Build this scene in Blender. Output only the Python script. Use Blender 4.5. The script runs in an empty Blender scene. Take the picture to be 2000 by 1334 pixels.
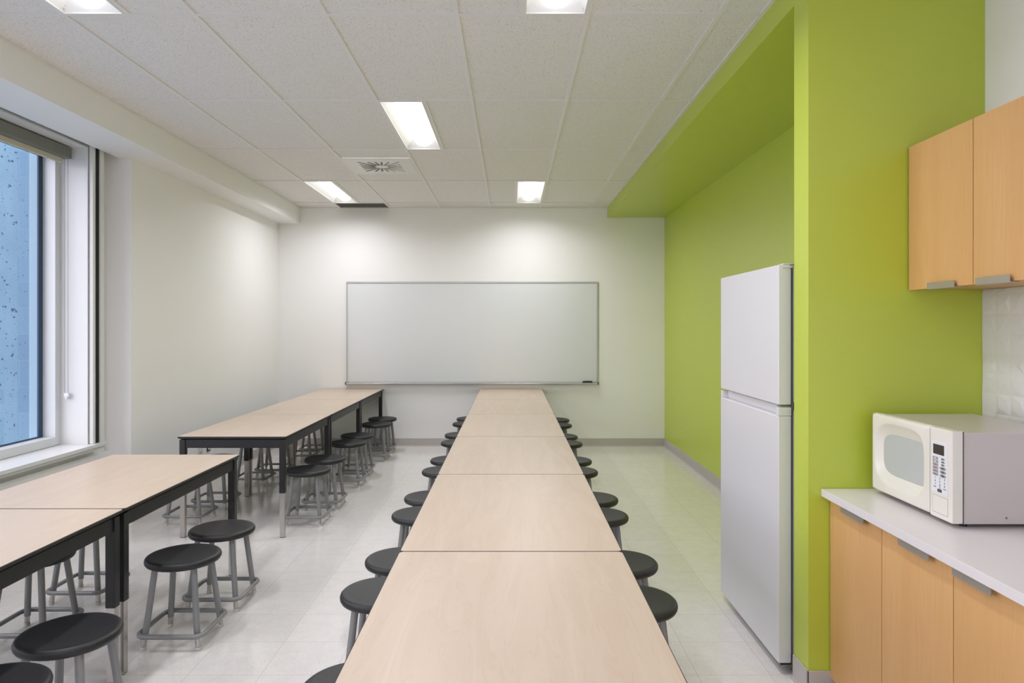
import bpy, bmesh, math, random
from mathutils import Vector, Matrix

SC = bpy.context.scene
COL = SC.collection
PI = math.pi

# ------------------------------------------------------------------ camera, world, exposure
F_PX, CX, CY = 1349.0, 998.0, 638.5
H = 1.457
cam = bpy.data.objects.new('camera', bpy.data.cameras.new('camera'))
COL.objects.link(cam)
cam.location = (0, 0, H)
cam.rotation_euler = (PI / 2, 0, 0)
cam.data.sensor_width = 36.0
cam.data.lens = 36.0 * F_PX / 2000.0
cam.data.shift_x = (1000 - CX) / 2000.0
cam.data.shift_y = (CY - 667) / 2000.0
cam.data.clip_start = 0.02
SC.camera = cam

LAMP_W = 6.6      # watts of each ceiling light's lamp
LENS = 1.15        # glow of its lens
SKY = 2.0
w = bpy.data.worlds.new('sky'); SC.world = w; w.use_nodes = True
wb = w.node_tree.nodes['Background']
wb.inputs[0].default_value = (1.0, 0.93, 0.88, 1); wb.inputs[1].default_value = SKY

SC.view_settings.view_transform = 'Standard'
SC.view_settings.look = 'None'
SC.view_settings.gamma = 1.0
SC.view_settings.use_curve_mapping = False
SC.view_settings.exposure = 1.22
SC.cycles.use_denoising = True
SC.cycles.max_bounces = 10
SC.cycles.diffuse_bounces = 6
SC.cycles.glossy_bounces = 4
SC.cycles.transparent_max_bounces = 8
SC.cycles.sample_clamp_indirect = 6.0
SC.cycles.caustics_reflective = False
SC.cycles.caustics_refractive = False


def lin(r, g, b):
    f = lambda c: (c / 255 / 12.92) if c / 255 <= .04045 else ((c / 255 + .055) / 1.055) ** 2.4
    return (f(r), f(g), f(b), 1)


# ------------------------------------------------------------------ materials
class NT:
    def __init__(s, name):
        s.m = bpy.data.materials.new(name); s.m.use_nodes = True
        s.t = s.m.node_tree
        s.b = s.t.nodes['Principled BSDF']

    def n(s, typ, **kw):
        x = s.t.nodes.new(typ)
        for k, v in kw.items():
            if isinstance(k, str) and hasattr(x, k): setattr(x, k, v)
            else: x.inputs[k].default_value = v
        return x

    def l(s, a, b): s.t.links.new(a, b)

    def mix(s, fac, a, b):
        x = s.t.nodes.new('ShaderNodeMix'); x.data_type = 'RGBA'
        if isinstance(fac, float): x.inputs[0].default_value = fac
        else: s.l(fac, x.inputs[0])
        for i, v in ((6, a), (7, b)):
            if isinstance(v, tuple): x.inputs[i].default_value = v
            else: s.l(v, x.inputs[i])
        return x.outputs[2]

    def ramp(s, src, p0, p1):
        x = s.t.nodes.new('ShaderNodeMapRange')
        x.inputs[1].default_value = p0; x.inputs[2].default_value = p1
        s.l(src, x.inputs[0]); return x.outputs[0]

    def coords(s, scale=(1, 1, 1), loc=(0, 0, 0), rnd=False):
        tc = s.t.nodes.new('ShaderNodeTexCoord')
        mp = s.t.nodes.new('ShaderNodeMapping')
        mp.inputs['Scale'].default_value = scale; mp.inputs['Location'].default_value = loc
        src = tc.outputs['Object']
        if rnd:
            oi = s.t.nodes.new('ShaderNodeObjectInfo')
            ml = s.t.nodes.new('ShaderNodeVectorMath'); ml.operation = 'MULTIPLY_ADD'
            cb = s.t.nodes.new('ShaderNodeCombineXYZ')
            mu = s.t.nodes.new('ShaderNodeMath'); mu.operation = 'MULTIPLY'; mu.inputs[1].default_value = 23.0
            s.l(oi.outputs['Random'], mu.inputs[0])
            for i in range(3): s.l(mu.outputs[0], cb.inputs[i])
            ad = s.t.nodes.new('ShaderNodeVectorMath'); ad.operation = 'ADD'
            s.l(src, ad.inputs[0]); s.l(cb.outputs[0], ad.inputs[1]); src = ad.outputs[0]
            s.t.nodes.remove(ml)
        s.l(src, mp.inputs[0]); return mp.outputs[0]

    def noise(s, vec, scale, detail=3, rough=.5, dist=0.0):
        x = s.t.nodes.new('ShaderNodeTexNoise')
        x.inputs['Scale'].default_value = scale; x.inputs['Detail'].default_value = detail
        x.inputs['Roughness'].default_value = rough; x.inputs['Distortion'].default_value = dist
        s.l(vec, x.inputs['Vector']); return x.outputs['Fac']

    def bump(s, h, strength, dist=.002):
        x = s.t.nodes.new('ShaderNodeBump')
        x.inputs['Strength'].default_value = strength; x.inputs['Distance'].default_value = dist
        s.l(h, x.inputs['Height']); s.l(x.outputs[0], s.b.inputs['Normal'])


def pm(name, col, rough=.5, metal=0.0, var=.04, scale=30, bump=0.0, bscale=200, spec=.5, coat=0.0):
    t = NT(name); v = t.coords()
    n = t.noise(v, scale)
    lo = tuple(c * (1 - var) for c in col[:3]) + (1,)
    hi = tuple(min(1, c * (1 + var)) for c in col[:3]) + (1,)
    t.l(t.mix(n, lo, hi), t.b.inputs['Base Color'])
    t.b.inputs['Roughness'].default_value = rough
    t.b.inputs['Metallic'].default_value = metal
    t.b.inputs['Specular IOR Level'].default_value = spec
    t.b.inputs['Coat Weight'].default_value = coat
    if bump: t.bump(t.noise(v, bscale, 2), bump, .001)
    return t.m


def m_maple():
    t = NT('maple_laminate')
    v = t.coords((7, .9, 1), rnd=True)
    n1 = t.noise(v, 1.6, 4, .55, 1.4)
    wv = t.t.nodes.new('ShaderNodeMath'); wv.operation = 'MULTIPLY'; wv.inputs[1].default_value = 46
    t.l(n1, wv.inputs[0])
    sn = t.t.nodes.new('ShaderNodeMath'); sn.operation = 'SINE'; t.l(wv.outputs[0], sn.inputs[0])
    grain = t.ramp(sn.outputs[0], .72, 1.0)
    v2 = t.coords((160, 5, 1), rnd=True)
    fine = t.noise(v2, 1.0, 3)
    c1 = t.mix(t.ramp(n1, .3, .7), lin(199, 180, 161), lin(206, 189, 172))
    mul = t.t.nodes.new('ShaderNodeMath'); mul.operation = 'MULTIPLY'; mul.inputs[1].default_value = .24
    t.l(grain, mul.inputs[0])
    c2 = t.mix(mul.outputs[0], c1, lin(192, 164, 137))
    mul2 = t.t.nodes.new('ShaderNodeMath'); mul2.operation = 'MULTIPLY'; mul2.inputs[1].default_value = .16
    t.l(fine, mul2.inputs[0])
    t.l(t.mix(mul2.outputs[0], c2, lin(196, 170, 143)), t.b.inputs['Base Color'])
    t.b.inputs['Roughness'].default_value = .36
    t.b.inputs['Specular IOR Level'].default_value = .5
    return t.m


def m_beech():
    t = NT('beech_veneer')
    v = t.coords((520, 520, 6), rnd=True)
    f = t.noise(v, 1.0, 3)
    v2 = t.coords((9, 9, .6), rnd=True)
    b = t.noise(v2, 1.0, 3)
    c = t.mix(t.ramp(b, .3, .7), lin(210, 162, 105), lin(216, 171, 116))
    t.l(t.mix(t.ramp(f, .45, .75), c, lin(203, 154, 101)), t.b.inputs['Base Color'])
    t.b.inputs['Roughness'].default_value = .42
    return t.m


def m_floor():
    t = NT('vinyl_floor_tile')
    v = t.coords((1, 1, 1), (-1.086 + .3048 * 40, -2.89 + .3048 * 40, 0))
    br = t.t.nodes.new('ShaderNodeTexBrick')
    br.offset = 0; br.squash = 1
    for k, x in (('Scale', 1.0), ('Mortar Size', .0011), ('Mortar Smooth', .3), ('Bias', 0.0), ('Brick Width', .3048), ('Row Height', .3048)):
        br.inputs[k].default_value = x
    br.inputs['Color1'].default_value = lin(232, 228, 224)
    br.inputs['Color2'].default_value = lin(235, 231, 228)
    br.inputs['Mortar'].default_value = lin(192, 188, 184)
    t.l(v, br.inputs['Vector'])
    sp = t.noise(v, 130, 2, .6)
    sp2 = t.noise(v, 14, 4, .6)
    c = t.mix(t.ramp(sp, .60, .78), br.outputs['Color'], lin(168, 162, 156))
    mu = t.t.nodes.new('ShaderNodeMath'); mu.operation = 'MULTIPLY'; mu.inputs[1].default_value = .25
    t.l(t.ramp(sp2, .4, .7), mu.inputs[0])
    t.l(t.mix(mu.outputs[0], c, lin(206, 202, 198)), t.b.inputs['Base Color'])
    rr = t.t.nodes.new('ShaderNodeMapRange'); rr.inputs[3].default_value = .09; rr.inputs[4].default_value = .17
    t.l(sp2, rr.inputs[0]); t.l(rr.outputs[0], t.b.inputs['Roughness'])
    t.b.inputs['Specular IOR Level'].default_value = .55
    t.bump(t.noise(v, 6, 2), .05, .004)
    return t.m


def m_ceiling():
    t = NT('mineral_ceiling_tile')
    v = t.coords()
    n = t.noise(v, 190, 2, .6)
    n2 = t.noise(v, 420, 1)
    pit = t.ramp(n, .385, .335)
    c = t.mix(t.ramp(n2, .3, .7), lin(228, 226, 225), lin(234, 232, 231))
    t.l(t.mix(pit, c, lin(168, 164, 160)), t.b.inputs['Base Color'])
    t.b.inputs['Roughness'].default_value = .9
    t.b.inputs['Specular IOR Level'].default_value = .15
    return t.m


def m_concrete():
    t = NT('pitted_concrete')
    v = t.coords()
    n = t.noise(v, 3, 5, .6)
    c = t.mix(n, lin(86, 118, 136), lin(122, 150, 168))
    big = t.noise(v, 38, 2, .5)
    pit = t.ramp(big, .338, .31)
    c = t.mix(pit, c, lin(38, 60, 84))
    small = t.noise(v, 90, 2, .5)
    c = t.mix(t.ramp(small, .34, .30), c, lin(58, 80, 100))
    t.l(c, t.b.inputs['Base Color'])
    t.b.inputs['Roughness'].default_value = .9
    return t.m


def m_brick():
    t = NT('blue_grey_brick')
    v = t.coords()
    mp = t.t.nodes.new('ShaderNodeMapping'); mp.inputs['Rotation'].default_value = (PI / 2, 0, 0)
    t.l(v, mp.inputs[0])
    br = t.t.nodes.new('ShaderNodeTexBrick')
    for k, x in (('Scale', 1.0), ('Mortar Size', .002), ('Brick Width', .30), ('Row Height', .20)): br.inputs[k].default_value = x
    br.inputs['Color1'].default_value = lin(96, 124, 146); br.inputs['Color2'].default_value = lin(104, 132, 153)
    br.inputs['Mortar'].default_value = lin(112, 140, 160)
    t.l(mp.outputs[0], br.inputs['Vector'])
    n = t.noise(v, 60, 2)
    t.l(t.mix(t.ramp(n, .34, .30), br.outputs['Color'], lin(64, 88, 108)), t.b.inputs['Base Color'])
    t.b.inputs['Roughness'].default_value = .9
    return t.m


def m_glass():
    t = NT('tinted_window_glass')
    nd = t.t.nodes
    nd.remove(t.b)
    tr = nd.new('ShaderNodeBsdfTransparent'); tr.inputs[0].default_value = (.86, .88, .95, 1)
    gl = nd.new('ShaderNodeBsdfGlossy'); gl.inputs['Roughness'].default_value = .02
    gl.inputs['Color'].default_value = (.8, .9, 1, 1)
    lw = nd.new('ShaderNodeLayerWeight'); lw.inputs['Blend'].default_value = .5
    pw = nd.new('ShaderNodeMath'); pw.operation = 'POWER'; pw.inputs[1].default_value = 4.0
    fr = nd.new('ShaderNodeMapRange'); fr.inputs[3].default_value = .02; fr.inputs[4].default_value = .45
    t.l(lw.outputs['Facing'], pw.inputs[0]); t.l(pw.outputs[0], fr.inputs[0])
    mx = nd.new('ShaderNodeMixShader')
    t.l(fr.outputs[0], mx.inputs[0]); t.l(tr.outputs[0], mx.inputs[1]); t.l(gl.outputs[0], mx.inputs[2])
    t.l(mx.outputs[0], nd['Material Output'].inputs[0])
    return t.m


def m_lamp():
    t = NT('lit_lens')
    v = t.coords()
    n = t.noise(v, 20)
    t.l(t.mix(n, (1, .975, .97, 1), (1, .985, .98, 1)), t.b.inputs['Emission Color'])
    t.b.inputs['Base Color'].default_value = (.9, .9, .9, 1)
    t.b.inputs['Emission Strength'].default_value = LENS
    return t.m


M = dict(
    maple=m_maple(), beech=m_beech(), floor=m_floor(), tile=m_ceiling(), concrete=m_concrete(), glass=m_glass(), lamp=m_lamp(),
    white=pm('white_wall_paint', lin(242, 241, 241), .55, var=.012, scale=3, bump=.05, bscale=350, spec=.35),
    green=pm('lime_green_paint', lin(187, 203, 68), .36, var=.015, scale=3, bump=.05, bscale=350, spec=.75),
    base=pm('grey_rubber_base', lin(188, 182, 179), .5, var=.03, scale=6),
    grid=pm('ceiling_grid_paint', lin(228, 226, 224), .5, var=.01),
    reveal=pm('pale_blue_reveal', lin(146, 172, 186), .6, var=.02),
    extbrick=m_brick(),
    trimw=pm('white_enamel_trim', lin(226, 226, 226), .35, var=.01, scale=5),
    alu=pm('anodised_aluminium', lin(176, 178, 180), .35, .6, var=.02),
    frame=pm('white_window_frame', lin(214, 216, 218), .4, .1, var=.01),
    dark=pm('black_gap', lin(14, 14, 15), .7, var=.1),
    gasket=pm('dark_blue_gasket', lin(46, 70, 100), .5, var=.05),
    cassette=pm('grey_blind_cassette', lin(118, 120, 114), .45, var=.02),
    fabric=pm('cream_blind_fabric', lin(216, 211, 198), .85, var=.03, scale=200, bump=.2, bscale=600),
    chain=pm('steel_bead_chain', lin(150, 150, 150), .35, .5),
    clear=pm('clear_plastic', lin(226, 228, 230), .2),
    black=pm('black_table_steel', lin(29, 29, 31), .42, var=.1, scale=40, bump=.06, bscale=500),
    edge=pm('black_table_edge', lin(38, 37, 38), .5, var=.1, scale=60),
    chrome=pm('brushed_chrome', lin(196, 192, 188), .24, .95, var=.04),
    seat=pm('black_moulded_plastic', lin(36, 36, 38), .46, var=.12, scale=60, bump=.25, bscale=420),
    tube=pm('grey_painted_tube', lin(140, 141, 142), .38, .15, var=.03),
    rubber=pm('white_rubber_tip', lin(214, 212, 206), .5),
    board=pm('whiteboard_enamel', lin(222, 224, 227), .16, var=.008, scale=2, spec=.5),
    boardframe=pm('aluminium_board_frame', lin(196, 197, 196), .35, .35),
    felt=pm('dark_eraser_felt', lin(52, 52, 56), .8),
    fridge=pm('white_fridge_enamel', lin(216, 216, 218), .34, var=.01, scale=4, bump=.05, bscale=260),
    fridgeside=pm('grey_fridge_plastic', lin(206, 206, 202), .45, var=.01),
    fgasket=pm('grey_door_gasket', lin(110, 112, 112), .6),
    steel=pm('hinge_steel', lin(150, 152, 152), .3, .8),
    foot=pm('grey_plastic_foot', lin(104, 102, 100), .5),
    counter=pm('white_quartz_worktop', lin(223, 218, 218), .28, var=.02, scale=60),
    carcass=pm('dark_cabinet_gap', lin(92, 62, 38), .7),
    kick=pm('grey_toe_kick', lin(104, 98, 94), .6),
    handle=pm('brushed_nickel_pull', lin(172, 164, 152), .36, .4),
    mwbody=pm('pale_grey_sheet_metal', lin(194, 187, 186), .32, var=.01, scale=8, coat=.2),
    mwfront=pm('ivory_gloss_plastic', lin(224, 220, 212), .2, var=.01, scale=8),
    mwpanel=pm('white_keypad_film', lin(224, 225, 229), .3, var=.01),
    mwglass=pm('grey_mesh_window', lin(184, 187, 188), .18, var=.05, scale=250),
    display=pm('smoked_display', lin(40, 36, 32), .12),
    keygrey=pm('grey_key_print', lin(150, 152, 155), .4),
    keydark=pm('dark_key_print', lin(70, 72, 76), .4),
    keyred=pm('red_key_print', lin(190, 96, 92), .4),
    ink=pm('black_print', lin(40, 40, 44), .5),
    tilew=pm('white_relief_tile', lin(216, 215, 214), .28, var=.01),
    reflect=pm('white_reflector', lin(236, 236, 236), .4, var=.005),
    grille=pm('grey_return_grille', lin(120, 119, 117), .6),
    diffuser=pm('white_diffuser_panel', lin(222, 221, 218), .4, var=.01),
    slot=pm('shadowed_slot', lin(112, 110, 107), .7),
    steelplate=pm('dark_outlet_plate', lin(58, 54, 52), .4, .3),
    outletw=pm('white_outlet_plastic', lin(228, 228, 226), .35),
)


# ------------------------------------------------------------------ mesh helpers
class MB:
    def __init__(s): s.bm = bmesh.new()

    def box(s, x0, y0, z0, x1, y1, z1, b=0.0, seg=2):
        r = bmesh.ops.create_cube(s.bm, size=1)
        vs = r['verts']
        for v in vs:
            v.co = Vector(((x0 + x1) / 2 + v.co.x * (x1 - x0), (y0 + y1) / 2 + v.co.y * (y1 - y0), (z0 + z1) / 2 + v.co.z * (z1 - z0)))
        if b > 0:
            es = list({e for v in vs for e in v.link_edges})
            bmesh.ops.bevel(s.bm, geom=es, offset=b, segments=seg, affect='EDGES', profile=.6)
        return s

    def tube(s, pts, r, seg=12, closed=False, cap=True, r2=None):
        pts = [Vector(p) for p in pts]; n = len(pts); rings = []
        up0 = None
        for i in range(n):
            if closed: d = pts[(i + 1) % n] - pts[i - 1]
            else: d = pts[min(i + 1, n - 1)] - pts[max(i - 1, 0)]
            d.normalize()
            if up0 is None:
                up0 = Vector((0, 0, 1)) if abs(d.z) < .9 else Vector((1, 0, 0))
            a = d.cross(up0)
            if a.length < 1e-4: a = d.cross(Vector((0, 1, 0)))
            a.normalize(); b = a.cross(d).normalized()
            if abs(d.z) < .9: pass
            rr = r if r2 is None else r + (r2 - r) * i / (n - 1)
            rings.append([s.bm.verts.new(pts[i] + (a * math.cos(2 * PI * k / seg) + b * math.sin(2 * PI * k / seg)) * rr) for k in range(seg)])
        m = n if closed else n - 1
        for i in range(m):
            A, B = rings[i], rings[(i + 1) % n]
            for k in range(seg):
                s.bm.faces.new((A[k], A[(k + 1) % seg], B[(k + 1) % seg], B[k]))
        if cap and not closed:
            s.bm.faces.new(rings[0][::-1]); s.bm.faces.new(rings[-1])
        return s

    def lathe(s, prof, cx=0, cy=0, seg=40):
        rings = []
        for r, z in prof:
            if r < 1e-6: rings.append([s.bm.verts.new((cx, cy, z))])
            else: rings.append([s.bm.verts.new((cx + r * math.cos(2 * PI * k / seg), cy + r * math.sin(2 * PI * k / seg), z)) for k in range(seg)])
        for A, B in zip(rings, rings[1:]):
            for k in range(seg):
                k2 = (k + 1) % seg
                if len(A) == 1 and len(B) == 1: continue
                if len(A) == 1: s.bm.faces.new((A[0], B[k], B[k2]))
                elif len(B) == 1: s.bm.faces.new((A[k], A[k2], B[0]))
                else: s.bm.faces.new((A[k], A[k2], B[k2], B[k]))
        return s

    def quad(s, *pts):
        s.bm.faces.new([s.bm.verts.new(p) for p in pts]); return s

    def prism(s, poly, axis, a, b):
        """poly: 2D points; extruded along axis (0,1,2) from a to b."""
        def P(p, t):
            c = list(p); c.insert(axis, t); return c
        A = [s.bm.verts.new(P(p, a)) for p in poly]; B = [s.bm.verts.new(P(p, b)) for p in poly]
        n = len(poly)
        s.bm.faces.new(A[::-1]); s.bm.faces.new(B)
        for i in range(n):
            s.bm.faces.new((A[i], A[(i + 1) % n], B[(i + 1) % n], B[i]))
        return s

    def loft(s, loops, cap_last=True, cap_first=False):
        R = [[s.bm.verts.new(p) for p in L] for L in loops]
        n = len(R[0])
        for A, B in zip(R, R[1:]):
            for k in range(n): s.bm.faces.new((A[k], A[(k + 1) % n], B[(k + 1) % n], B[k]))
        if cap_last: s.bm.faces.new(R[-1])
        if cap_first: s.bm.faces.new(R[0][::-1])
        return s


ORG = {}


def part(name, mb, mat, parent=None, smooth=True, ang=35, wn=True):
    me = bpy.data.meshes.new(name)
    bmesh.ops.recalc_face_normals(mb.bm, faces=mb.bm.faces)
    org = ORG.get(parent.name, Vector()) if parent else Vector()
    if org.length: bmesh.ops.translate(mb.bm, verts=mb.bm.verts, vec=-org)
    mb.bm.to_mesh(me); mb.bm.free()
    me.materials.append(M[mat])
    if smooth:
        me.shade_smooth(); me.set_sharp_from_angle(angle=math.radians(ang))
    o = bpy.data.objects.new(name, me); COL.objects.link(o)
    if parent: o.parent = parent
    if smooth and wn:
        md = o.modifiers.new('weighted_normals', 'WEIGHTED_NORMAL'); md.keep_sharp = True; md.weight = 50
    ORG[o.name] = org.copy()
    return o


def tag(o, label, cat, group=None, kind=None):
    o['label'] = label; o['category'] = cat
    if group: o['group'] = group
    if kind: o['kind'] = kind
    return o


def thing(name, label, cat, loc=(0, 0, 0), group=None, kind=None):
    o = bpy.data.objects.new(name, None); COL.objects.link(o)
    o.location = loc; o.empty_display_size = .1
    ORG[o.name] = Vector(loc)
    return tag(o, label, cat, group, kind)


def struct(name, mb, mat, label, cat, smooth=False):
    return tag(part(name, mb, mat, smooth=smooth), label, cat, kind='structure')


def copy_tree(o, parent=None):
    c = o.copy(); COL.objects.link(c)
    if parent: c.parent = parent
    for ch in list(o.children): copy_tree(ch, c)
    return c


# ------------------------------------------------------------------ room dimensions
CE = 2.906           # ceiling
YB = 8.42            # back wall
YR = -3.2            # rear wall, behind the viewpoint
XL = -2.831          # far left wall
XW = -3.03           # window wall
XR = 1.8725          # right wall
XP = 1.175           # green partition's free edge
YP0, YP1 = 2.728, 2.866
ZB = 2.715           # bulkhead underside
TX = [-.862 + .6096 * k for k in range(-4, 6)]
TY = [8.086 - 1.2192 * k for k in range(0, 10)]

struct('floor', MB().box(-3.5, YR - .1, -.1, XR + .12, YB + .12, 0), 'floor', 'pale grey polished vinyl tile floor', 'floor')
struct('wall_back', MB().box(-3.4, YB, 0, XR + .12, YB + .12, CE + .1), 'white', 'white end wall carrying the whiteboard', 'wall')
struct('wall_left', MB().box(-3.4, 5.147, 0, XL, YB, CE + .1), 'white', 'white side wall between window recess and whiteboard wall', 'wall')
# window wall with its opening
WY0, WY1, WZ0, WZ1 = -1.6, 4.86, .60, 2.716  # unseen near length of the opening is extended to add soft side light
wm = MB()
wm.box(-3.3, YR, 0, XW, WY0 - .012, CE + .1); wm.box(-3.3, WY1 + .012, 0, XW, 5.147, CE + .1)
wm.box(-3.3, WY0 - .012, 0, XW, WY1 + .012, WZ0); wm.box(-3.3, WY0 - .012, WZ1 + .012, XW, WY1 + .012, CE + .1)
wm.box(XW, YR, 0, XW + .03, 5.147, .535)
struct('wall_window', wm, 'white', 'white wall around and below the window', 'wall')
struct('wall_right', MB().box(XR, YR, 0, XR + .12, YP0 + .07, CE + .1), 'white', 'white wall above the wall cabinets', 'wall')
struct('wall_green', MB().box(XR, YP0 + .07, 0, XR + .12, YB, CE + .1), 'green', 'lime green wall behind the fridge', 'wall')
struct('wall_partition', MB().box(XP, YP0, 0, XR, YP1, CE + .02), 'green', 'lime green partition beside the fridge', 'wall')
struct('wall_rear', MB().box(-3.3, YR - .1, 0, XR + .12, YR, CE + .1), 'white', 'white wall closing the room opposite the whiteboard', 'wall')
struct('trim_1', MB().box(-2.92, YR, ZB, -2.572, YB, CE + .01), 'white', 'white boxed bulkhead along the window side of the ceiling', 'bulkhead')
struct('trim_2', MB().box(XP, YP1, 2.79, XR, YB, CE + .01), 'green', 'lime green dropped soffit above the fridge recess', 'soffit')

# ceiling with openings for the light troffers and the grille
LIGHTS = [  # x0, x1, y index of far edge, label
    (-.862, -.557, 2, 'recessed ceiling light in the middle of the ceiling, nearest the round diffuser'),
    (-2.0812, -1.7762, 0, 'recessed ceiling light beside the grey grille at the whiteboard wall'),
    (.052, .357, 0, 'recessed ceiling light above the whiteboard, close to the green soffit'),
    (.052, .357, 4, 'recessed ceiling light over the middle table row, cut by the top of the photo'),
    (-2.0812, -1.7762, 4, 'recessed ceiling light near the window bulkhead, cut by the top of the photo'),
    (-.862, -.557, 6, 'recessed ceiling light over the viewpoint, out of the photo'),
    (.052, .357, 8, 'recessed ceiling light behind the viewpoint on the kitchen side'),
    (-2.0812, -1.7762, 8, 'recessed ceiling light behind the viewpoint on the window side'),
]
holes = [(a + .012, b - .012, TY[i + 1] + .012, TY[i] - .012) for a, b, i, _ in LIGHTS]
holes.append((TX[2] + .012, TX[3] - .012, TY[0] + .012, YB))          # return grille
DIFF = (TX[3], TX[4], 5.943, 6.553)
holes.append((TX[3] + .012, TX[4] - .012, DIFF[2] + .006, DIFF[3] - .006))
xs = sorted({-3.4, XR + .1} | {round(v, 5) for h in holes for v in h[:2]})
ys = sorted({YR - .05, YB} | {round(v, 5) for h in holes for v in h[2:]})
cm = MB()
for xa, xb in zip(xs, xs[1:]):
    for ya, yb in zip(ys, ys[1:]):
        mx, my = (xa + xb) / 2, (ya + yb) / 2
        if any(h[0] < mx < h[1] and h[2] < my < h[3] for h in holes): continue
        cm.box(xa, ya, CE + .0078, xb, yb, CE + .03)
struct('ceiling', cm, 'tile', 'suspended ceiling of speckled mineral tiles', 'ceiling')
gm = MB()
GX0, GX1 = -2.572, XR
inhole = lambda x, y: any(h[0] < x < h[1] and h[2] < y < h[3] for h in holes)
for x in TX:
    if GX0 < x < GX1: gm.box(x - .012, YR, CE, x + .012, YB, CE + .008)
ly = sorted({(a, b) for a, b, i, _ in LIGHTS})
for y in TY:
    if y > YR: gm.box(GX0, y - .012, CE + .0004, GX1, y + .012, CE + .0084)
for a, b, i, _ in LIGHTS:     # tee along the free side of each troffer
    fx = b if min(abs(b - t) for t in TX) > .05 else a
    if min(abs(fx - t) for t in TX) > .05: gm.box(fx - .012, TY[i + 1], CE + .0002, fx + .012, TY[i], CE + .0082)
gm.box(-2.572, YR, CE + .0002, -2.552, YB, CE + .008); gm.box(XP - .02, YP0, CE + .0002, XP, YB, CE + .008)
gm.box(GX0, YB - .02, CE + .0003, XP, YB, CE + .008)
struct('trim_3', gm, 'grid', 'pale metal grid holding the ceiling tiles', 'ceiling grid')

# baseboards: straight run with a coved toe
def base_run(name, p0, p1, inward, label):
    """p0->p1 along a wall, inward = unit normal into the room."""
    p0, p1, n = Vector((*p0, 0)), Vector((*p1, 0)), Vector((*inward, 0))
    prof = [(0, 0), (.016, 0), (.013, .004), (.007, .012), (.006, .02), (.006, .094), (.004, .099), (0, .1)]
    mb = MB()
    A = [mb.bm.verts.new(p0 + n * d + Vector((0, 0, z))) for d, z in prof]
    B = [mb.bm.verts.new(p1 + n * d + Vector((0, 0, z))) for d, z in prof]
    for i in range(len(prof)):
        j = (i + 1) % len(prof); mb.bm.faces.new((A[i], A[j], B[j], B[i]))
    mb.bm.faces.new(A[::-1]); mb.bm.faces.new(B)
    struct(name, mb, 'base', label, 'baseboard', smooth=True)

base_run('baseboard_back', (XL, YB), (XR, YB), (0, -1), 'grey rubber baseboard under the whiteboard wall')
base_run('baseboard_left', (XL, 5.147), (XL, YB), (1, 0), 'grey rubber baseboard along the white side wall')
base_run('baseboard_green', (XR, YP1), (XR, YB), (-1, 0), 'grey rubber baseboard along the lime green wall')
bp = MB()
bp.box(XP - .007, YP0 - .007, 0, XP, YP1, .1, .002); bp.box(XP - .007, YP0 - .007, 0, 1.33, YP0, .1, .002)
bp.prism([(XP - .007, .012), (XP - .016, 0), (XP - .007, 0)], 1, YP0 - .012, YP1)
struct('baseboard_partition', bp, 'base', 'grey rubber baseboard wrapping the green partition', 'baseboard')

# ------------------------------------------------------------------ window, sill, blind
win = thing('window_1', 'window with white frame and blue tinted glass', 'window', (-3.17, 3.2, WZ0), kind='structure')
lm = MB()
lm.box(-3.2, WY1 - .0, .63, -2.98, WY1 + .012, WZ1, .0015); lm.box(-3.2, WY0 - .012, .63, -2.98, WY0, WZ1, .0015)
lm.box(-3.2, WY0 - .012, WZ1, -2.98, WY1 + .012, WZ1 + .012, .0015)
part('jamb_liner', lm, 'trimw', win)
fm = MB()
fm.box(-3.266, WY1 - .055, .632, -3.17, WY1, WZ1, .002); fm.box(-3.266, WY0, .632, -3.17, WY0 + .055, WZ1, .002)
fm.box(-3.266, WY0 + .055, .632, -3.17, WY1 - .055, .69, .002); fm.box(-3.266, WY0 + .055, WZ1 - .055, -3.17, WY1 - .055, WZ1, .002)
for ym in (.0, 1.57, 3.1): fm.box(-3.266, ym, .69, -3.17, ym + .06, WZ1 - .055, .002)
part('frame', fm, 'frame', win)
for ya, yb in ((WY0 + .055, 0), (.06, 1.57), (1.63, 3.1), (3.16, WY1 - .055)):
    g = MB()
    g.box(-3.268, yb - .042, .69, -3.258, yb, WZ1 - .055); g.box(-3.268, ya, .69, -3.258, ya + .02, WZ1 - .055)
    g.box(-3.268, ya + .02, .69, -3.258, yb - .042, .700); g.box(-3.268, ya + .02, WZ1 - .075, -3.258, yb - .042, WZ1 - .055)
    part('gasket', g, 'gasket', win)
    part('pane', MB().box(-3.266, ya + .01, .695, -3.262, yb - .01, WZ1 - .06), 'glass', win, smooth=False)
em = MB()
em.box(-3.37, WY1 - .03, .5, -3.268, WY1 + .06, 2.9); em.box(-3.37, WY0 - .06, .5, -3.268, WY0, 2.9)
part('outer_reveal', em, 'reveal', win)
sm = MB()
sm.box(-3.266, WY0 - .1, .605, -2.92, 5.02, .63, .003)
sm.box(-2.962, WY0 - .1, .585, -2.935, 5.0, .605, .002)
struct('trim_4', sm, 'trimw', 'white window sill with a projecting lip', 'window sill', smooth=True)
ch = MB()
ch.box(-2.98, 4.874, .63, -2.948, 4.905, 2.80, .008, 3)
ch.box(-2.985, 4.953, .63, -2.945, 5.0, 2.80, .003)
ch.box(-3.03, 4.874, .63, -2.985, 5.0, 2.80)
struct('trim_5', ch, 'trimw', 'white upright channel with a dark slot at the end of the sill', 'blind channel', smooth=True)
struct('trim_6', MB().box(-2.985, 4.908, .63, -2.953, 4.950, 2.80), 'dark', 'black slot inside the white upright blind channel', 'blind slot')
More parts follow.
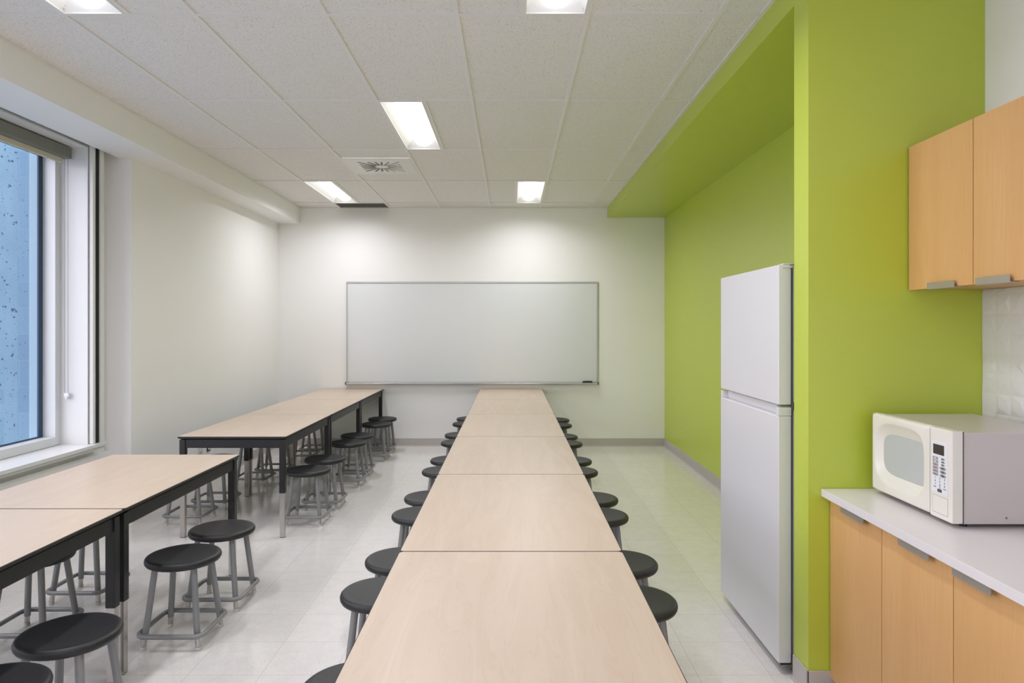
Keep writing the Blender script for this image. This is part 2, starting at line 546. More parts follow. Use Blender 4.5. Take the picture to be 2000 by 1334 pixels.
# the concrete pier outside
cw = MB().box(-9.0, 5.3, -1.5, -3.6, 5.9, 7.5)
struct('wall_brick', MB().box(-3.765, 5.27, -1.5, -3.45, 5.9, 7.5), 'extbrick', 'strip of blue grey block wall outside, beside the concrete', 'wall')
tag(part('concrete_pier', cw, 'concrete', smooth=False), 'pitted concrete wall seen through the tinted window', 'wall', kind='structure')
struct('exterior_ground', MB().box(-30, -20, -1.6, -3.45, 20, -1.5), 'concrete', 'pale paved ground outside the window', 'ground')

rb = thing('roller_blind', 'grey roller blind cassette with cream fabric at the top of the window', 'blind', (-3.1, 3.2, 2.63))
part('cassette', MB().box(-3.146, WY0 + .02, 2.631, -3.072, 4.83, 2.706, .003), 'cassette', rb)
part('fabric', MB().box(-3.122, WY0 + .05, 2.60, -3.119, 4.80, 2.66), 'fabric', rb)
part('hem_bar', MB().box(-3.126, WY0 + .05, 2.592, -3.115, 4.80, 2.606, .004), 'fabric', rb)
cb = MB()
for xx in (-3.128, -3.100):
    pass
def chain_mesh():
    mb = MB()
    xa, xb, y = -3.122, -3.098, 4.83
    z1, z0 = 2.64, .985
    pts = []
    n = 150
    for k in range(n + 1): pts.append((xa, y, z1 + (z0 - z1) * k / n))
    for k in range(1, 8):
        a = PI + PI * k / 8
        pts.append(((xa + xb) / 2 + math.cos(a) * (xb - xa) / 2, y, z0 + math.sin(a) * .012))
    for k in range(n + 1): pts.append((xb, y, z0 + (z1 - z0) * k / n))
    for p in pts:
        bmesh.ops.create_icosphere(mb.bm, subdivisions=1, radius=.0028, matrix=Matrix.Translation(p))
    mb.tube([(xa, y, z1), (xa, y, z0)], .0009, 5); mb.tube([(xb, y, z1), (xb, y, z0)], .0009, 5)
    return mb
chn = part('chain', chain_mesh(), 'chain', rb)
ct = MB(); ct.box(-3.126, 4.826, .965, -3.094, 4.846, .995, .004); ct.box(-3.117, 4.826, .95, -3.103, 4.858, .965, .003)
part('chain_tensioner', ct, 'clear', rb)

# ------------------------------------------------------------------ ceiling lights
def make_light(label):
    t = thing('ceiling_light', label, 'ceiling light', (0, 0, 0), 'recessed strip ceiling lights')
    hw, hl = .1405, .5976
    fr = MB()
    for a, b, c, d in ((-hw, -hl, -hw + .006, hl), (hw - .006, -hl, hw, hl), (-hw + .006, -hl, hw - .006, -hl + .006), (-hw + .006, hl - .006, hw - .006, hl)):
        fr.box(a, b, -.003, c, d, .004)
    part('frame', fr, 'grid', t)
    lw = .070
    for sgn in (-1, 1):
        mb = MB(); n = 8; prev = None; rows = []
        for k in range(n + 1):
            u = k / n
            x = sgn * (hw - .004 - (hw - .004 - lw) * u)
            z = .004 + .062 * math.sin(u * PI / 2)
            rows.append((x, z))
        for (xa, za), (xb, zb) in zip(rows, rows[1:]):
            mb.quad((xa, -hl + .004, za), (xb, -hl + .03, zb), (xb, hl - .03, zb), (xa, hl - .004, za))
        bmesh.ops.remove_doubles(mb.bm, verts=mb.bm.verts, dist=1e-5)
        part('reflector', mb, 'reflect', t, ang=60)
    for sgn in (-1, 1):
        mb = MB()
        mb.quad((-hw + .004, sgn * (hl - .004), .004), (hw - .004, sgn * (hl - .004), .004), (hw - .004, sgn * (hl - .05), .068), (-hw + .004, sgn * (hl - .05), .068))
        part('end_plate', mb, 'reflect', t, smooth=False)
    mb = MB(); n = 14; L0 = []
    loops = []
    for yy in (-hl + .028, hl - .028):
        loops.append([(math.cos(PI + PI * k / n) * lw, yy, .064 + math.sin(PI + PI * k / n) * .046) for k in range(n + 1)])
    mb.loft(loops, cap_last=True, cap_first=True)
    part('lens', mb, 'lamp', t, ang=50)
    ld = bpy.data.lights.new('lamp', 'AREA'); ld.shape = 'RECTANGLE'; ld.size = .11; ld.size_y = .80
    ld.spread = math.radians(156); ld.energy = LAMP_W; ld.color = (.945, .945, 1.0)
    lo = bpy.data.objects.new('lamp', ld); COL.objects.link(lo); lo.parent = t; lo.location = (0, 0, .0165)
    mb = MB(); mb.box(-hw, -hl, .09, hw, hl, .095)
    for a, b, c, d in ((-hw, -hl, -hw + .001, hl), (hw - .001, -hl, hw, hl), (-hw, -hl, hw, -hl + .001), (-hw, hl - .001, hw, hl)):
        mb.box(a, b, .004, c, d, .09)
    part('housing', mb, 'reflect', t, smooth=False)
    return t

proto = make_light(LIGHTS[0][3])
for k, (a, b, i, lab) in enumerate(LIGHTS):
    o = proto if k == 0 else copy_tree(proto)
    o.location = ((a + b) / 2, (TY[i] + TY[i + 1]) / 2, CE + .001)
    o['label'] = lab

# swirl diffuser
dx, dy = (DIFF[0] + DIFF[1]) / 2, (DIFF[2] + DIFF[3]) / 2
df = thing('air_diffuser', 'square white ceiling air diffuser with a sunburst of slots', 'air diffuser', (dx, dy, CE))
part('face_plate', MB().box(dx - .292, dy - .295, CE - .002, dx + .292, dy + .295, CE + .012, .002), 'diffuser', df)
nv = 20
for k in range(nv):
    a = 2 * PI * (k + .5) / nv
    c, s_ = math.cos(a), math.sin(a)
    tz = CE - .002
    mb = MB()
    r0, r1, hw = .06, .18 / max(abs(c), abs(s_)), .0095
    P = lambda r, w_, z: (dx + c * r - s_ * w_, dy + s_ * r + c * w_, z)
    mb.loft([[P(r0, -hw, tz - .0008), P(r1, -hw, tz - .0008), P(r1, hw, tz - .0008), P(r0, hw, tz - .0008)],
             [P(r0, -hw, tz - .0002), P(r1, -hw, tz - .0002), P(r1, hw, tz - .0002), P(r0, hw, tz - .0002)]], True, True)
    sl = part('slot', mb, 'slot', df, smooth=False)
    mb = MB()
    mb.loft([[P(r0 + .004, -hw * .95, tz - .001), P(r1 - .004, -hw * .95, tz - .001), P(r1 - .004, -hw * .65, tz - .003), P(r0 + .004, -hw * .65, tz - .003)],
             [P(r0 + .004, -hw * .8, tz - .001), P(r1 - .004, -hw * .8, tz - .001), P(r1 - .004, -hw * .65, tz - .001), P(r0 + .004, -hw * .65, tz - .001)]], True, True)
    part('vane', mb, 'diffuser', sl, smooth=False)
gx0, gx1 = TX[2] + .013, TX[3] - .013
gr = thing('return_air_grille', 'dark grey ceiling return grille against the whiteboard wall', 'grille', ((gx0 + gx1) / 2, 8.25, CE))
mb = MB()
for a, b, c, d in ((gx0, 8.099, gx0 + .012, YB - .003), (gx1 - .012, 8.099, gx1, YB - .003), (gx0 + .012, 8.099, gx1 - .012, 8.111), (gx0 + .012, YB - .015, gx1 - .012, YB - .003)):
    mb.box(a, b, CE, c, d, CE + .02)
part('frame', mb, 'grille', gr)
mb = MB()
for k in range(1, 44): mb.box(gx0 + .0125 + k * .0127, 8.112, CE + .003, gx0 + .014 + k * .0127, YB - .016, CE + .015)
for k in range(1, 23): mb.box(gx0 + .0125, 8.112 + k * .0127, CE + .003, gx1 - .0125, 8.1135 + k * .0127, CE + .015)
part('egg_crate_core', mb, 'grille', gr, smooth=False)
part('backing', MB().box(gx0, 8.099, CE + .06, gx1, YB - .003, CE + .07), 'slot', gr, smooth=False)

# ------------------------------------------------------------------ whiteboard
bx0, bx1, bz0, bz1 = -2.005, 1.059, .775, 2.008
wbd = thing('whiteboard', 'wide white marker board with aluminium frame on the end wall', 'whiteboard', ((bx0 + bx1) / 2, YB, bz0))
part('writing_surface', MB().box(bx0 + .012, YB - .012, bz0 + .012, bx1 - .012, YB - .001, bz1 - .012), 'board', wbd, smooth=False)
mb = MB()
mb.box(bx0, YB - .02, bz0, bx0 + .018, YB - .001, bz1, .002); mb.box(bx1 - .018, YB - .02, bz0, bx1, YB - .001, bz1, .002)
mb.box(bx0 + .018, YB - .02, bz1 - .018, bx1 - .018, YB - .001, bz1, .002); mb.box(bx0 + .018, YB - .02, bz0, bx1 - .018, YB - .001, bz0 + .018, .002)
part('frame', mb, 'boardframe', wbd)
mb = MB()
mb.prism([(YB - .001, bz0), (YB - .001, bz0 - .016), (YB - .062, bz0 - .012), (YB - .068, bz0 - .002), (YB - .062, bz0 + .004), (YB - .056, bz0 - .004), (YB - .02, bz0 - .006)], 0, bx0 + .004, bx1 - .004)
part('pen_tray', mb, 'boardframe', wbd)
for xx in (bx0 - .003, bx1 - .007):
    part('end_cap', MB().box(xx, YB - .07, bz0 - .018, xx + .010, YB - .001, bz0 + .012, .002), 'felt', wbd)
er = thing('board_eraser', 'dark felt eraser lying on the whiteboard tray', 'eraser', (.928, YB - .04, bz0))
part('felt_block', MB().box(.866, YB - .056, bz0 - .0035, .99, YB - .022, bz0 + .014, .003), 'felt', er)
part('grip', MB().box(.872, YB - .053, bz0 + .014, .984, YB - .025, bz0 + .026, .004), 'black', er)

# ------------------------------------------------------------------ wall outlets on the left wall
oo = thing('power_outlet', 'dark plate with two white power sockets low on the white side wall', 'outlet', (XL, 6.46, .35))
part('plate', MB().box(XL, 6.425, .295, XL + .006, 6.497, .41, .002), 'steelplate', oo)
for zz in (.325, .38):
    part('socket', MB().box(XL + .006, 6.443, zz - .017, XL + .010, 6.479, zz + .017, .004), 'outletw', oo)
od = thing('data_outlet', 'white data plate low on the white side wall beside the power outlet', 'outlet', (XL, 6.29, .35))
part('plate', MB().box(XL, 6.23, .295, XL + .007, 6.345, .41, .002), 'outletw', od)
part('jack', MB().box(XL + .007, 6.262, .32, XL + .016, 6.312, .365, .002), 'clear', od)

# ------------------------------------------------------------------ tables
TH, TW, TL = .702, .752, 1.2155


def make_table():
    t = thing('table', '', 'table', (0, 0, 0), None)
    hw, hl = TW / 2, TL / 2
    def rr(a, b, r, z):
        P = []
        for cx, cy, a0 in ((a - r, b - r, 0), (-a + r, b - r, 90), (-a + r, -b + r, 180), (a - r, -b + r, 270)):
            for k in range(5):
                q = math.radians(a0 + 22.5 * k); P.append((cx + r * math.cos(q), cy + r * math.sin(q), z))
        return P
    mb = MB()
    mb.loft([rr(hw - .005, hl - .005, .012, TH - .004), rr(hw - .003, hl - .003, .014, TH - .0005), rr(hw - .004, hl - .004, .013, TH)], True, True)
    top = part('tabletop', mb, 'maple', t, ang=12)
    mb = MB()
    mb.loft([rr(hw - .03, hl - .03, .006, TH - .026), rr(hw - .006, hl - .006, .012, TH - .016), rr(hw, hl, .016, TH - .012), rr(hw, hl, .016, TH - .003), rr(hw - .003, hl - .003, .014, TH - .0012)], True, True)
    part('edge_band', mb, 'edge', t)
    i = .012; lg = .039
    z0, z1 = TH - .082, TH - .024
    for sx in (-1, 1):
        mb = MB(); x = sx * (hw - i - .006)
        mb.box(min(x, x - sx * .022), -hl + i + lg, z0, max(x, x - sx * .022), hl - i - lg, z1, .002)
        part('apron', mb, 'black', t)
    for sy in (-1, 1):
        mb = MB(); y = sy * (hl - i - .006)
        mb.box(-hw + i + lg, min(y, y - sy * .022), z0, hw - i - lg, max(y, y - sy * .022), z1, .002)
        part('apron', mb, 'black', t)
    for sx in (-1, 1):
        for sy in (-1, 1):
            cx, cy = sx * (hw - i - lg / 2), sy * (hl - i - lg / 2)
            l = part('leg', MB().box(cx - lg / 2, cy - lg / 2, .308, cx + lg / 2, cy + lg / 2, z1, .003), 'black', t)
            e = .0165
            part('leg_extension', MB().box(cx - e, cy - e, .004, cx + e, cy + e, .308, .002), 'chrome', l)
            part('glide', MB().box(cx - e + .002, cy - e + .002, 0, cx + e - .002, cy + e - .002, .004), 'foot', l, smooth=False)
            mb = MB()
            for zz in (.335, .60):
                mb.tube([(cx - sx * .0, cy, zz), (cx + sx * (lg / 2 + .0012), cy, zz)], .005, 10)
            part('bolt', mb, 'black', l)
    return t


pt = make_table()
first_table = True
ordw = ['first', 'second', 'third', 'fourth', 'fifth', 'sixth', 'seventh', 'eighth', 'ninth', 'tenth', 'eleventh']
TABLES = []
for k in range(6):
    lab = ['maple-topped table touching the whiteboard wall in the middle row',
           'maple-topped table second from the whiteboard wall in the middle row',
           'maple-topped table third from the whiteboard wall in the middle row',
           'maple-topped table fourth from the whiteboard wall in the middle row',
           'maple-topped table fifth from the whiteboard wall in the middle row',
           'large foreground maple-topped table, sixth from the whiteboard in the middle row'][k]
    TABLES.append((0.0, 8.412 - 1.2175 * (k + .5), lab, 'middle row of tables'))
for k, lab in enumerate(['maple-topped table touching the whiteboard wall beside the white side wall',
                         'maple-topped table in the middle of the three along the white side wall',
                         'maple-topped table ending the side wall row, its black front apron in view']):
    TABLES.append((-1.925, 8.405 - 1.2175 * (k + .5), lab, 'tables along the white side wall'))
for k, lab in enumerate(['maple-topped table under the window, the farther of the two there',
                         'maple-topped table under the window, cut off by the photo edge']):
    TABLES.append((-1.98, 4.09 - 1.2205 * (k + .5), lab, 'tables under the window'))
for x, y, lab, g in TABLES:
    o = pt if first_table else copy_tree(pt)
    first_table = False
    o.location = (x, y, 0); o['label'] = lab; o['group'] = g

# ------------------------------------------------------------------ stools
SH = .395


def make_stool():
    t = thing('stool', '', 'stool', (0, 0, 0), None)
    R = .166
    prof = [(0, SH - .0075), (.05, SH - .007), (.10, SH - .0045), (.138, SH - .001), (.151, SH), (.158, SH - .002), (.1635, SH - .007), (R, SH - .015),
            (.165, SH - .024), (.161, SH - .031), (.153, SH - .035), (.142, SH - .036), (.06, SH - .036), (0, SH - .036)]
    part('seat', MB().lathe(prof, seg=48), 'seat', t, ang=60, wn=False)
    tops, feet = .088, .124
    for sx in (-1, 1):
        for sy in (-1, 1):
            def P(z):
                u = (SH - .036 - z) / (SH - .036)
                k = tops + (feet - tops) * u
                return (sx * k, sy * k, z)
            l = part('leg', MB().tube([P(SH - .0365), P(.30), P(.05)], .0142, 14), 'tube', t)
            part('foot', MB().tube([P(.0495), P(.014)], .0115, 12), 'chrome', l)
            x, y, _ = P(.008)
            part('rubber_tip', MB().lathe([(0, 0), (.011, 0), (.0135, .003), (.0135, .012), (.0115, .0138), (0, .0138)], x, y, 12), 'rubber', l)
    hs, r = .147, .042
    pts = []
    for cx, cy, a0 in ((hs - r, hs - r, 0), (-hs + r, hs - r, 90), (-hs + r, -hs + r, 180), (hs - r, -hs + r, 270)):
        for k in range(7):
            q = math.radians(a0 + 15 * k); pts.append((cx + r * math.cos(q), cy + r * math.sin(q), .068))
    part('foot_rail', MB().tube(pts, .0112, 12, closed=True), 'tube', t)
    return t


ps = make_stool()
k_ = 1.0075
STOOLS = []
mw = [(-.47, 8.0), (-.482, 7.59), (-.492, 6.80), (-.484, 6.35), (-.484, 5.52), (-.497, 5.10), (-.505, 4.31), (-.515, 3.915), (-.505, 3.16), (-.52, 2.766), (-.46, 2.03)]
for i, (x, y) in enumerate(mw):
    if i == 10: lab = 'black stool at the middle row\'s window side, only its rim in the photo'
    else: lab = 'black stool on the window side of the middle row, %s from the whiteboard wall' % ordw[i]
    STOOLS.append((x, y * k_, lab, 'stools on the window side of the middle row'))
mr = [(.508, 7.90), (.50, 7.48), (.487, 6.70), (.492, 6.30), (.482, 5.49), (.479, 5.08), (.502, 4.275), (.50, 3.89), (.50, 3.116), (.482, 2.678)]
for i, (x, y) in enumerate(mr):
    STOOLS.append((x, y * k_, 'black stool on the fridge side of the middle row, %s from the whiteboard wall' % ordw[i], 'stools on the fridge side of the middle row'))
fr_ = [(-1.50, 8.0), (-1.488, 7.56), (-1.515, 6.77), (-1.506, 6.35), (-1.512, 5.58), (-1.52, 5.14)]
for i, (x, y) in enumerate(fr_):
    STOOLS.append((x, y * k_, 'black stool on the aisle side of the side-wall tables, %s from the whiteboard wall' % ordw[i], 'stools on the aisle side of the side-wall tables'))
fl = [(-2.26, 7.98), (-2.29, 7.6), (-2.35, 6.85), (-2.39, 6.45), (-2.405, 5.64), (-2.41, 5.2)]
for i, (x, y) in enumerate(fl):
    STOOLS.append((x, y, 'black stool between the side-wall tables and white wall, %s from the whiteboard wall' % ordw[i], 'stools behind the side-wall tables'))
nr = [(-1.532, 3.636, 'black stool by the far corner of the table under the window'),
      (-1.535, 3.215, 'black stool on the aisle, beside the paired legs of the window tables'),
      (-1.545, 2.40, 'large foreground black stool in front of the paired window table legs'),
      (-1.547, 2.02, 'black stool cut by the bottom left corner of the photo')]
for x, y, lab in nr: STOOLS.append((x, y * k_, lab, 'stools on the aisle side of the window tables'))
nl = [(-2.29, 3.75, 'stool under the window tables, on the sill side, the farther of two'),
      (-2.24, 3.25, 'stool under the window tables, on the sill side, the nearer of two')]
for x, y, lab in nl: STOOLS.append((x, y, lab, 'stools on the sill side of the window tables'))
for i, (x, y, lab, g) in enumerate(STOOLS):
    o = ps if i == 0 else copy_tree(ps)
    o.location = (x, y, 0); o['label'] = lab; o['group'] = g

# ------------------------------------------------------------------ refrigerator
FX, FY0, FY1, FT = 1.12, 2.895, 3.69, 1.718
fg = thing('refrigerator', 'tall white top-freezer fridge in the green recess', 'refrigerator', (1.45, 3.29, 0))
part('cabinet', MB().box(FX + .066, FY0 + .004, .05, 1.82, FY1 - .004, FT - .006, .004), 'fridgeside', fg)
part('freezer_door', MB().box(FX, FY0, 1.129, FX + .056, FY1, FT, .007, 3), 'fridge', fg)
# lower door with the recessed grip along its top
mb = MB()
mb.box(FX, FY0, .046, FX + .056, FY1, 1.083, .006, 3)
dl = part('fridge_door', mb, 'fridge', fg)
mb = MB()
mb.box(FX + .030, FY0 + .03, 1.083, FX + .056, FY1 - .03, 1.120, .002)
mb.box(FX + .001, FY0, 1.083, FX + .056, FY0 + .03, 1.120, .004); mb.box(FX + .001, FY1 - .03, 1.083, FX + .056, FY1, 1.120, .004)
part('grip_recess', mb, 'fridge', dl)
for za, zb in ((.05, 1.118), (1.133, FT - .02)):
    part('door_gasket', MB().box(FX + .056, FY0 + .012, za, FX + .066, FY1 - .012, zb), 'fgasket', fg, smooth=False)
hm = MB(); hm.box(FX + .018, FY0 - .003, FT - .014, FX + .06, FY0 + .03, FT - .009, .002); hm.box(FX + .022, FY0 + .001, FT, FX + .11, FY0 + .05, FT + .006, .002)
part('top_hinge', hm, 'fridgeside', fg)
hm = MB(); hm.box(FX + .012, FY0 + .003, 1.1215, FX + .075, FY0 + .04, 1.1265, .001); hm.box(FX + .057, FY0 - .002, 1.108, FX + .068, FY0 + .004, 1.14, .001)
part('middle_hinge', hm, 'steel', fg)
hm = MB(); hm.box(FX + .004, FY0 - .002, .036, FX + .06, FY0 + .04, .041, .001); hm.box(FX + .056, FY0 - .003, .03, FX + .064, FY0 + .03, .075, .001); hm.box(FX + .004, FY0 - .002, .036, FX + .009, FY0 + .006, .05, .001)
part('bottom_hinge', hm, 'steel', fg)
for yy in (FY0 + .03, FY1 - .03):
    part('foot', MB().lathe([(0, 0), (.014, 0), (.017, .003), (.018, .03), (.018, .05), (0, .05)], FX + .085, yy, 20), 'foot', fg)
    part('foot', MB().lathe([(0, 0), (.014, 0), (.017, .003), (.018, .03), (.018, .05), (0, .05)], 1.76, yy, 20), 'foot', fg)
part('kick_plate', MB().box(FX + .09, FY0 + .06, .012, FX + .1, FY1 - .06, .052), 'foot', fg, smooth=False)

# ------------------------------------------------------------------ kitchen run
XC, XB, ZC = 1.224, 1.258, .819
tag(part('worktop', MB().box(XC, 1.57, ZC - .03, XR - .002, YP0 - .002, ZC, .0025), 'counter'), 'white quartz worktop holding the microwave', 'worktop')


def pull_base(y0, y1, parent):
    mb = MB()
    z = ZC - .033
    mb.box(XB - .022, y0, z - .0245, XB - .0185, y1, z - .0005, .0008)
    mb.box(XB - .0185, y0, z - .004, XB + .012, y1, z - .0005, .0008)
    return part('pull', mb, 'handle', parent)


def base_cabinet(ya, yb, doors, label):
    t = thing('base_cabinet', label, 'cabinet', ((XB + XR) / 2, (ya + yb) / 2, 0), 'beech base cabinets')
    c = MB()
    c.box(XB + .021, ya + .001, .076, XR - .003, yb - .001, ZC - .0315)
    part('carcass', c, 'carcass', t, smooth=False)
    part('toe_kick', MB().box(XB + .06, ya + .001, 0, XB + .075, yb - .001, .076), 'kick', t, smooth=False)
    for (a, b, h0, h1) in doors:
        d = part('door', MB().box(XB, a + .0018, .076, XB + .0195, b - .0018, ZC - .037, .0008), 'beech', t)
        pull_base(h0, h1, d)


base_cabinet(2.344, 2.724, [(2.344, 2.724, 2.428, 2.591)], 'beech base cabinet with one door, against the green partition')
base_cabinet(1.584, 2.344, [(1.964, 2.344, 2.047, 2.207), (1.584, 1.964, 1.781, 1.937)], 'beech base cabinet with two doors, below the microwave')

XU, ZU0, ZU1 = 1.567, 1.601, 2.164
uc = thing('wall_cabinet', 'beech two-door wall cabinet above the microwave', 'cabinet', ((XU + XR) / 2, 2.34, ZU0))
mb = MB()
mb.box(XU + .022, 1.962, ZU0 + .004, XR - .003, 2.722, ZU1)
part('carcass', mb, 'beech', uc, smooth=False)
for (a, b, h0, h1) in ((2.342, 2.722, 2.424, 2.581), (1.962, 2.342, 2.153, 2.313)):
    d = part('door', MB().box(XU, a + .0018, ZU0, XU + .0195, b - .0018, ZU1, .0008), 'beech', uc)
    p = MB()
    p.box(XU - .010, h0, ZU0 - .0045, XU + .018, h1, ZU0 - .001, .0008); p.box(XU - .013, h0, ZU0 - .0045, XU - .0095, h1, ZU0 + .020, .0008)
    part('pull', p, 'handle', d)

# relief tile backsplash
random.seed(5)
mb = MB()
y0_, y1_, z0_, z1_ = 1.57, YP0 - .001, ZC + .001, ZU0 + .003
cs = .0762
ny = int(math.ceil((y1_ - y0_) / cs)); nz = int(math.ceil((z1_ - z0_) / cs))
V = {}
for i in range(ny + 1):
    for j in range(nz + 1):
        yy = y1_ - i * cs; zz = z0_ + j * cs
        V[i, j] = mb.bm.verts.new((XR - .010 - random.uniform(0, .003), max(yy, y0_), min(zz, z1_)))
for i in range(ny):
    for j in range(nz):
        a, b, c, d = V[i, j], V[i + 1, j], V[i + 1, j + 1], V[i, j + 1]
        ya, yb = a.co.y, b.co.y; za, zb = a.co.z, d.co.z
        fx, fz = random.uniform(.25, .75), random.uniform(.2, .8)
        hgt = random.uniform(.003, .0075)
        if (i + j) % 2:
            e = [mb.bm.verts.new((XR - .010 - hgt, ya + (yb - ya) * fx, za + (zb - za) * .30)), mb.bm.verts.new((XR - .010 - hgt * .8, ya + (yb - ya) * (1 - fx * .7), za + (zb - za) * .72))]
            F = [(a, b, e[0]), (b, c, e[1]), (b, e[1], e[0]), (c, d, e[1]), (d, e[0], e[1]), (d, a, e[0])]
        else:
            e = [mb.bm.verts.new((XR - .010 - hgt * .8, ya + (yb - ya) * .3, za + (zb - za) * fz)), mb.bm.verts.new((XR - .010 - hgt, ya + (yb - ya) * .75, za + (zb - za) * (1 - fz)))]
            F = [(a, b, e[0]), (b, e[1], e[0]), (b, c, e[1]), (c, d, e[1]), (d, e[0], e[1]), (d, a, e[0])]
        for f in F: mb.bm.faces.new(f)
mb.box(XR - .009, y0_, z0_, XR - .001, y1_, z1_)
struct('wall_backsplash', mb, 'tilew', 'white relief tile backsplash between worktop and wall cabinet', 'backsplash')

# ------------------------------------------------------------------ microwave
MX, MYF, MYN, MZ0, MZ1 = 1.392, 2.668, 2.178, .834, 1.128
mwv = thing('microwave', 'white countertop microwave oven with grey window', 'microwave', (1.58, 2.42, ZC))
part('body', MB().box(MX + .035, MYN + .004, MZ0 - .002, 1.785, MYF - .004, MZ1 - .006, .006, 3), 'mwbody', mwv)
WU = MYF - MYN; WV = MZ1 - MZ0
US = .372            # seam between door and control side


def FP(u, v, d): return (MX + d, MYF - u, MZ0 + v)


def shape(uc_, vc, hl_, hr, hv, pl, pr, d, n=72):
    L = []
    for k in range(n):
        a = 2 * PI * k / n
        c, s_ = math.cos(a), math.sin(a)
        p = pr if c > 0 else pl
        h = hr if c > 0 else hl_
        L.append(FP(uc_ + h * math.copysign(abs(c) ** (2 / p), c), vc + hv * math.copysign(abs(s_) ** (2 / p), s_), d))
    return L


def rect_loop(u0, u1, v0, v1, uc_, vc, d, n=72, r=0):
    L = []
    for k in range(n):
        a = 2 * PI * k / n
        c, s_ = math.cos(a), math.sin(a)
        tu = ((u1 - uc_) if c > 0 else (uc_ - u0)) / max(abs(c), 1e-9)
        tv = ((v1 - vc) if s_ > 0 else (vc - v0)) / max(abs(s_), 1e-9)
        t = min(tu, tv)
        L.append((uc_ + c * t, vc + s_ * t))
    for cu, cv in ((u0, v0), (u0, v1), (u1, v0), (u1, v1)):
        k = min(range(n), key=lambda q: (L[q][0] - cu) ** 2 + (L[q][1] - cv) ** 2)
        L[k] = (cu + (uc_ - cu) * .008, cv + (vc - cv) * .008)
    return [FP(u, v, d) for u, v in L]


uc0, vc0 = .19, .150
mb = MB()
loops = [rect_loop(.002, US - .0008, .001, WV - .002, uc0, vc0, .035),
         rect_loop(.001, US - .0008, 0, WV, uc0, vc0, .012),
         rect_loop(.004, US - .0008, .004, WV - .005, uc0, vc0, .003),
         rect_loop(.010, US - .002, .010, WV - .011, uc0, vc0, 0),
         shape(uc0, vc0, .166, .150, .118, 3.4, 4.2, 0),
         shape(uc0, vc0, .163, .147, .114, 3.4, 4.2, .003),
         shape(uc0, vc0, .150, .144, .095, 3.6, 5.5, .012),
         shape(uc0, vc0, .138, .141, .078, 4.0, 8.0, .016),
         shape(uc0, vc0, .135, .139, .075, 4.0, 8.0, .019)]
mb.loft(loops, cap_last=False)
dr = part('door', mb, 'mwfront', mwv, ang=50)
mb = MB(); mb.loft([shape(uc0, vc0, .136, .140, .076, 4.0, 8.0, .0185), shape(uc0, vc0, .136, .140, .076, 4.0, 8.0, .020)], True, True)
part('window', mb, 'mwglass', dr, smooth=False)
part('door_core', MB().box(MX + .02, MYF - US + .001, MZ0 + .002, MX + .035, MYF - .003, MZ1 - .003), 'mwfront', dr, smooth=False)
mb = MB()
def fbox(mb, u0, u1, v0, v1, d0, d1, b=0.0):
    return mb.box(MX + d0, MYF - u1, MZ0 + v0, MX + d1, MYF - u0, MZ0 + v1, b)
fbox(mb, US + .0008, WU, 0, WV, 0, .035, .006)
cp = part('control_panel', mb, 'mwfront', mwv)
mb = MB(); fbox(mb, US + .012, US + .095, .082, .250, -.0012, .001, .0005)
part('keypad', mb, 'mwpanel', cp)
mb = MB(); fbox(mb, US + .022, US + .078, .208, .240, -.0022, 0, .0005)
part('display', mb, 'display', cp)
mb = MB(); fbox(mb, US + .018, US + .094, .018, .072, -.001, .001, .0008)
part('door_button', mb, 'mwfront', cp)
mb = MB()
for a, b, c, d in ((.016, .0965, .0725, .0735), (.016, .0965, .0165, .0175), (.016, .017, .0175, .0725), (.0955, .0965, .0175, .0725)):
    fbox(mb, US + a, US + b, c, d, -.0003, .001)
part('button_outline', mb, 'keygrey', cp)
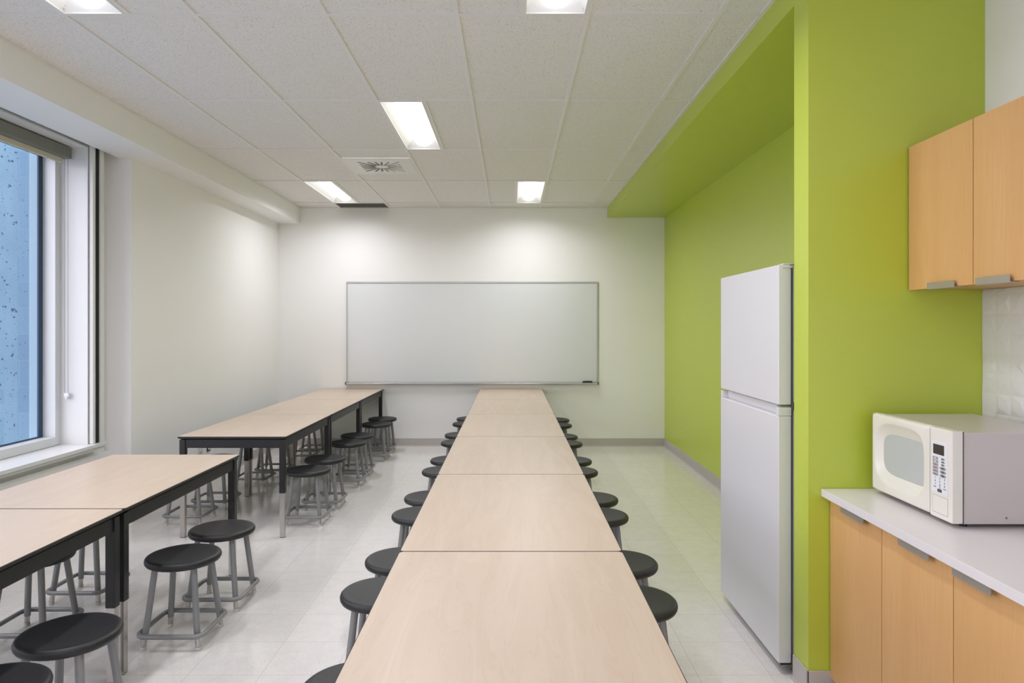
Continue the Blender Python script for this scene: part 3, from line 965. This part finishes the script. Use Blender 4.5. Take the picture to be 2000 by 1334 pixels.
for k in range(6):
    v = .199 - k * .0105
    mb = MB(); fbox(mb, US + .019, US + .047, v - .0088, v, -.0019, -.001, .0002)
    bq = part('button', mb, 'keygrey', cp)
    mb = MB(); fbox(mb, US + .028, US + .037, v - .0062, v - .0028, -.0023, -.0018)
    part('key_mark', mb, 'keyred' if k > 1 else 'mwpanel', bq)
    ru, rv = (.010, .0036) if k < 3 else (.0165, .0052)
    vc = [.196, .1865, .177, .166, .154, .142][k]
    mb = MB()
    def ell(d, s=1.0): return [FP(US + .072 + ru * s * math.cos(2 * PI * q / 24), vc + rv * s * math.sin(2 * PI * q / 24), d) for q in range(24)]
    mb.loft([ell(-.001), ell(-.0018), ell(-.0021, .93)], True, True)
    bq = part('button', mb, 'keygrey', cp)
    mb = MB(); mb.loft([ell(-.0020, .45), ell(-.0024, .45)], True, True)
    part('key_mark', mb, 'keydark', bq)
mb = MB(); fbox(mb, US + .044, US + .066, .0865, .0965, -.0019, -.001, .0004)
part('button', mb, 'keydark', cp)


def text_mesh(items):
    mb = MB()
    for s, u, v, size in items:
        cu = bpy.data.curves.new('glyph', 'FONT'); cu.body = s; cu.size = size; cu.align_x = 'CENTER'; cu.align_y = 'CENTER'; cu.extrude = .0002
        tmp = bpy.data.objects.new('glyph', cu)
        COL.objects.link(tmp)
        bpy.context.view_layer.update()
        me = bpy.data.meshes.new_from_object(tmp.evaluated_get(bpy.context.evaluated_depsgraph_get()))
        # text x -> u (towards -y), text y -> v, text z -> -d
        me.transform(Matrix(((0, 0, -1, MX - .0016), (-1, 0, 0, MYF - u), (0, 1, 0, MZ0 + v), (0, 0, 0, 1))))
        mb.bm.from_mesh(me)
        bpy.data.meshes.remove(me); bpy.data.objects.remove(tmp); bpy.data.curves.remove(cu)
    return mb


items = []
for k, row in enumerate((('1', '2', '3'), ('4', '5', '6'), ('7', '8', '9'))):
    for j, s in enumerate(row): items.append((s, US + .032 + j * .0245, .131 - k * .011, .0095))
items += [('0', US + .0565, .1005, .0095)]
part('lettering', text_mesh(items), 'ink', cp, smooth=False)
mb = MB()
for u in (.030, .081): fbox(mb, US + u - .007, US + u + .007, .0995, .1015, -.0017, -.001)
part('key_print', mb, 'keydark', cp, smooth=False)
mb = MB(); mb.box(MX + .0345, MYN + .001, MZ0 + .001, MX + .0365, MYF - .002, MZ1 - .003)
part('front_seam', mb, 'ink', mwv, smooth=False)
for xx in (MX + .06, 1.75):
    for yy in (MYN + .04, MYF - .04):
        part('foot', MB().lathe([(0, ZC), (.011, ZC), (.013, MZ0), (0, MZ0)], xx, yy, 16), 'ink', mwv)
part('side_screw', MB().tube([(1.565, MYN + .005, .853), (1.565, MYN + .002, .853)], .0035, 10), 'steel', mwv)
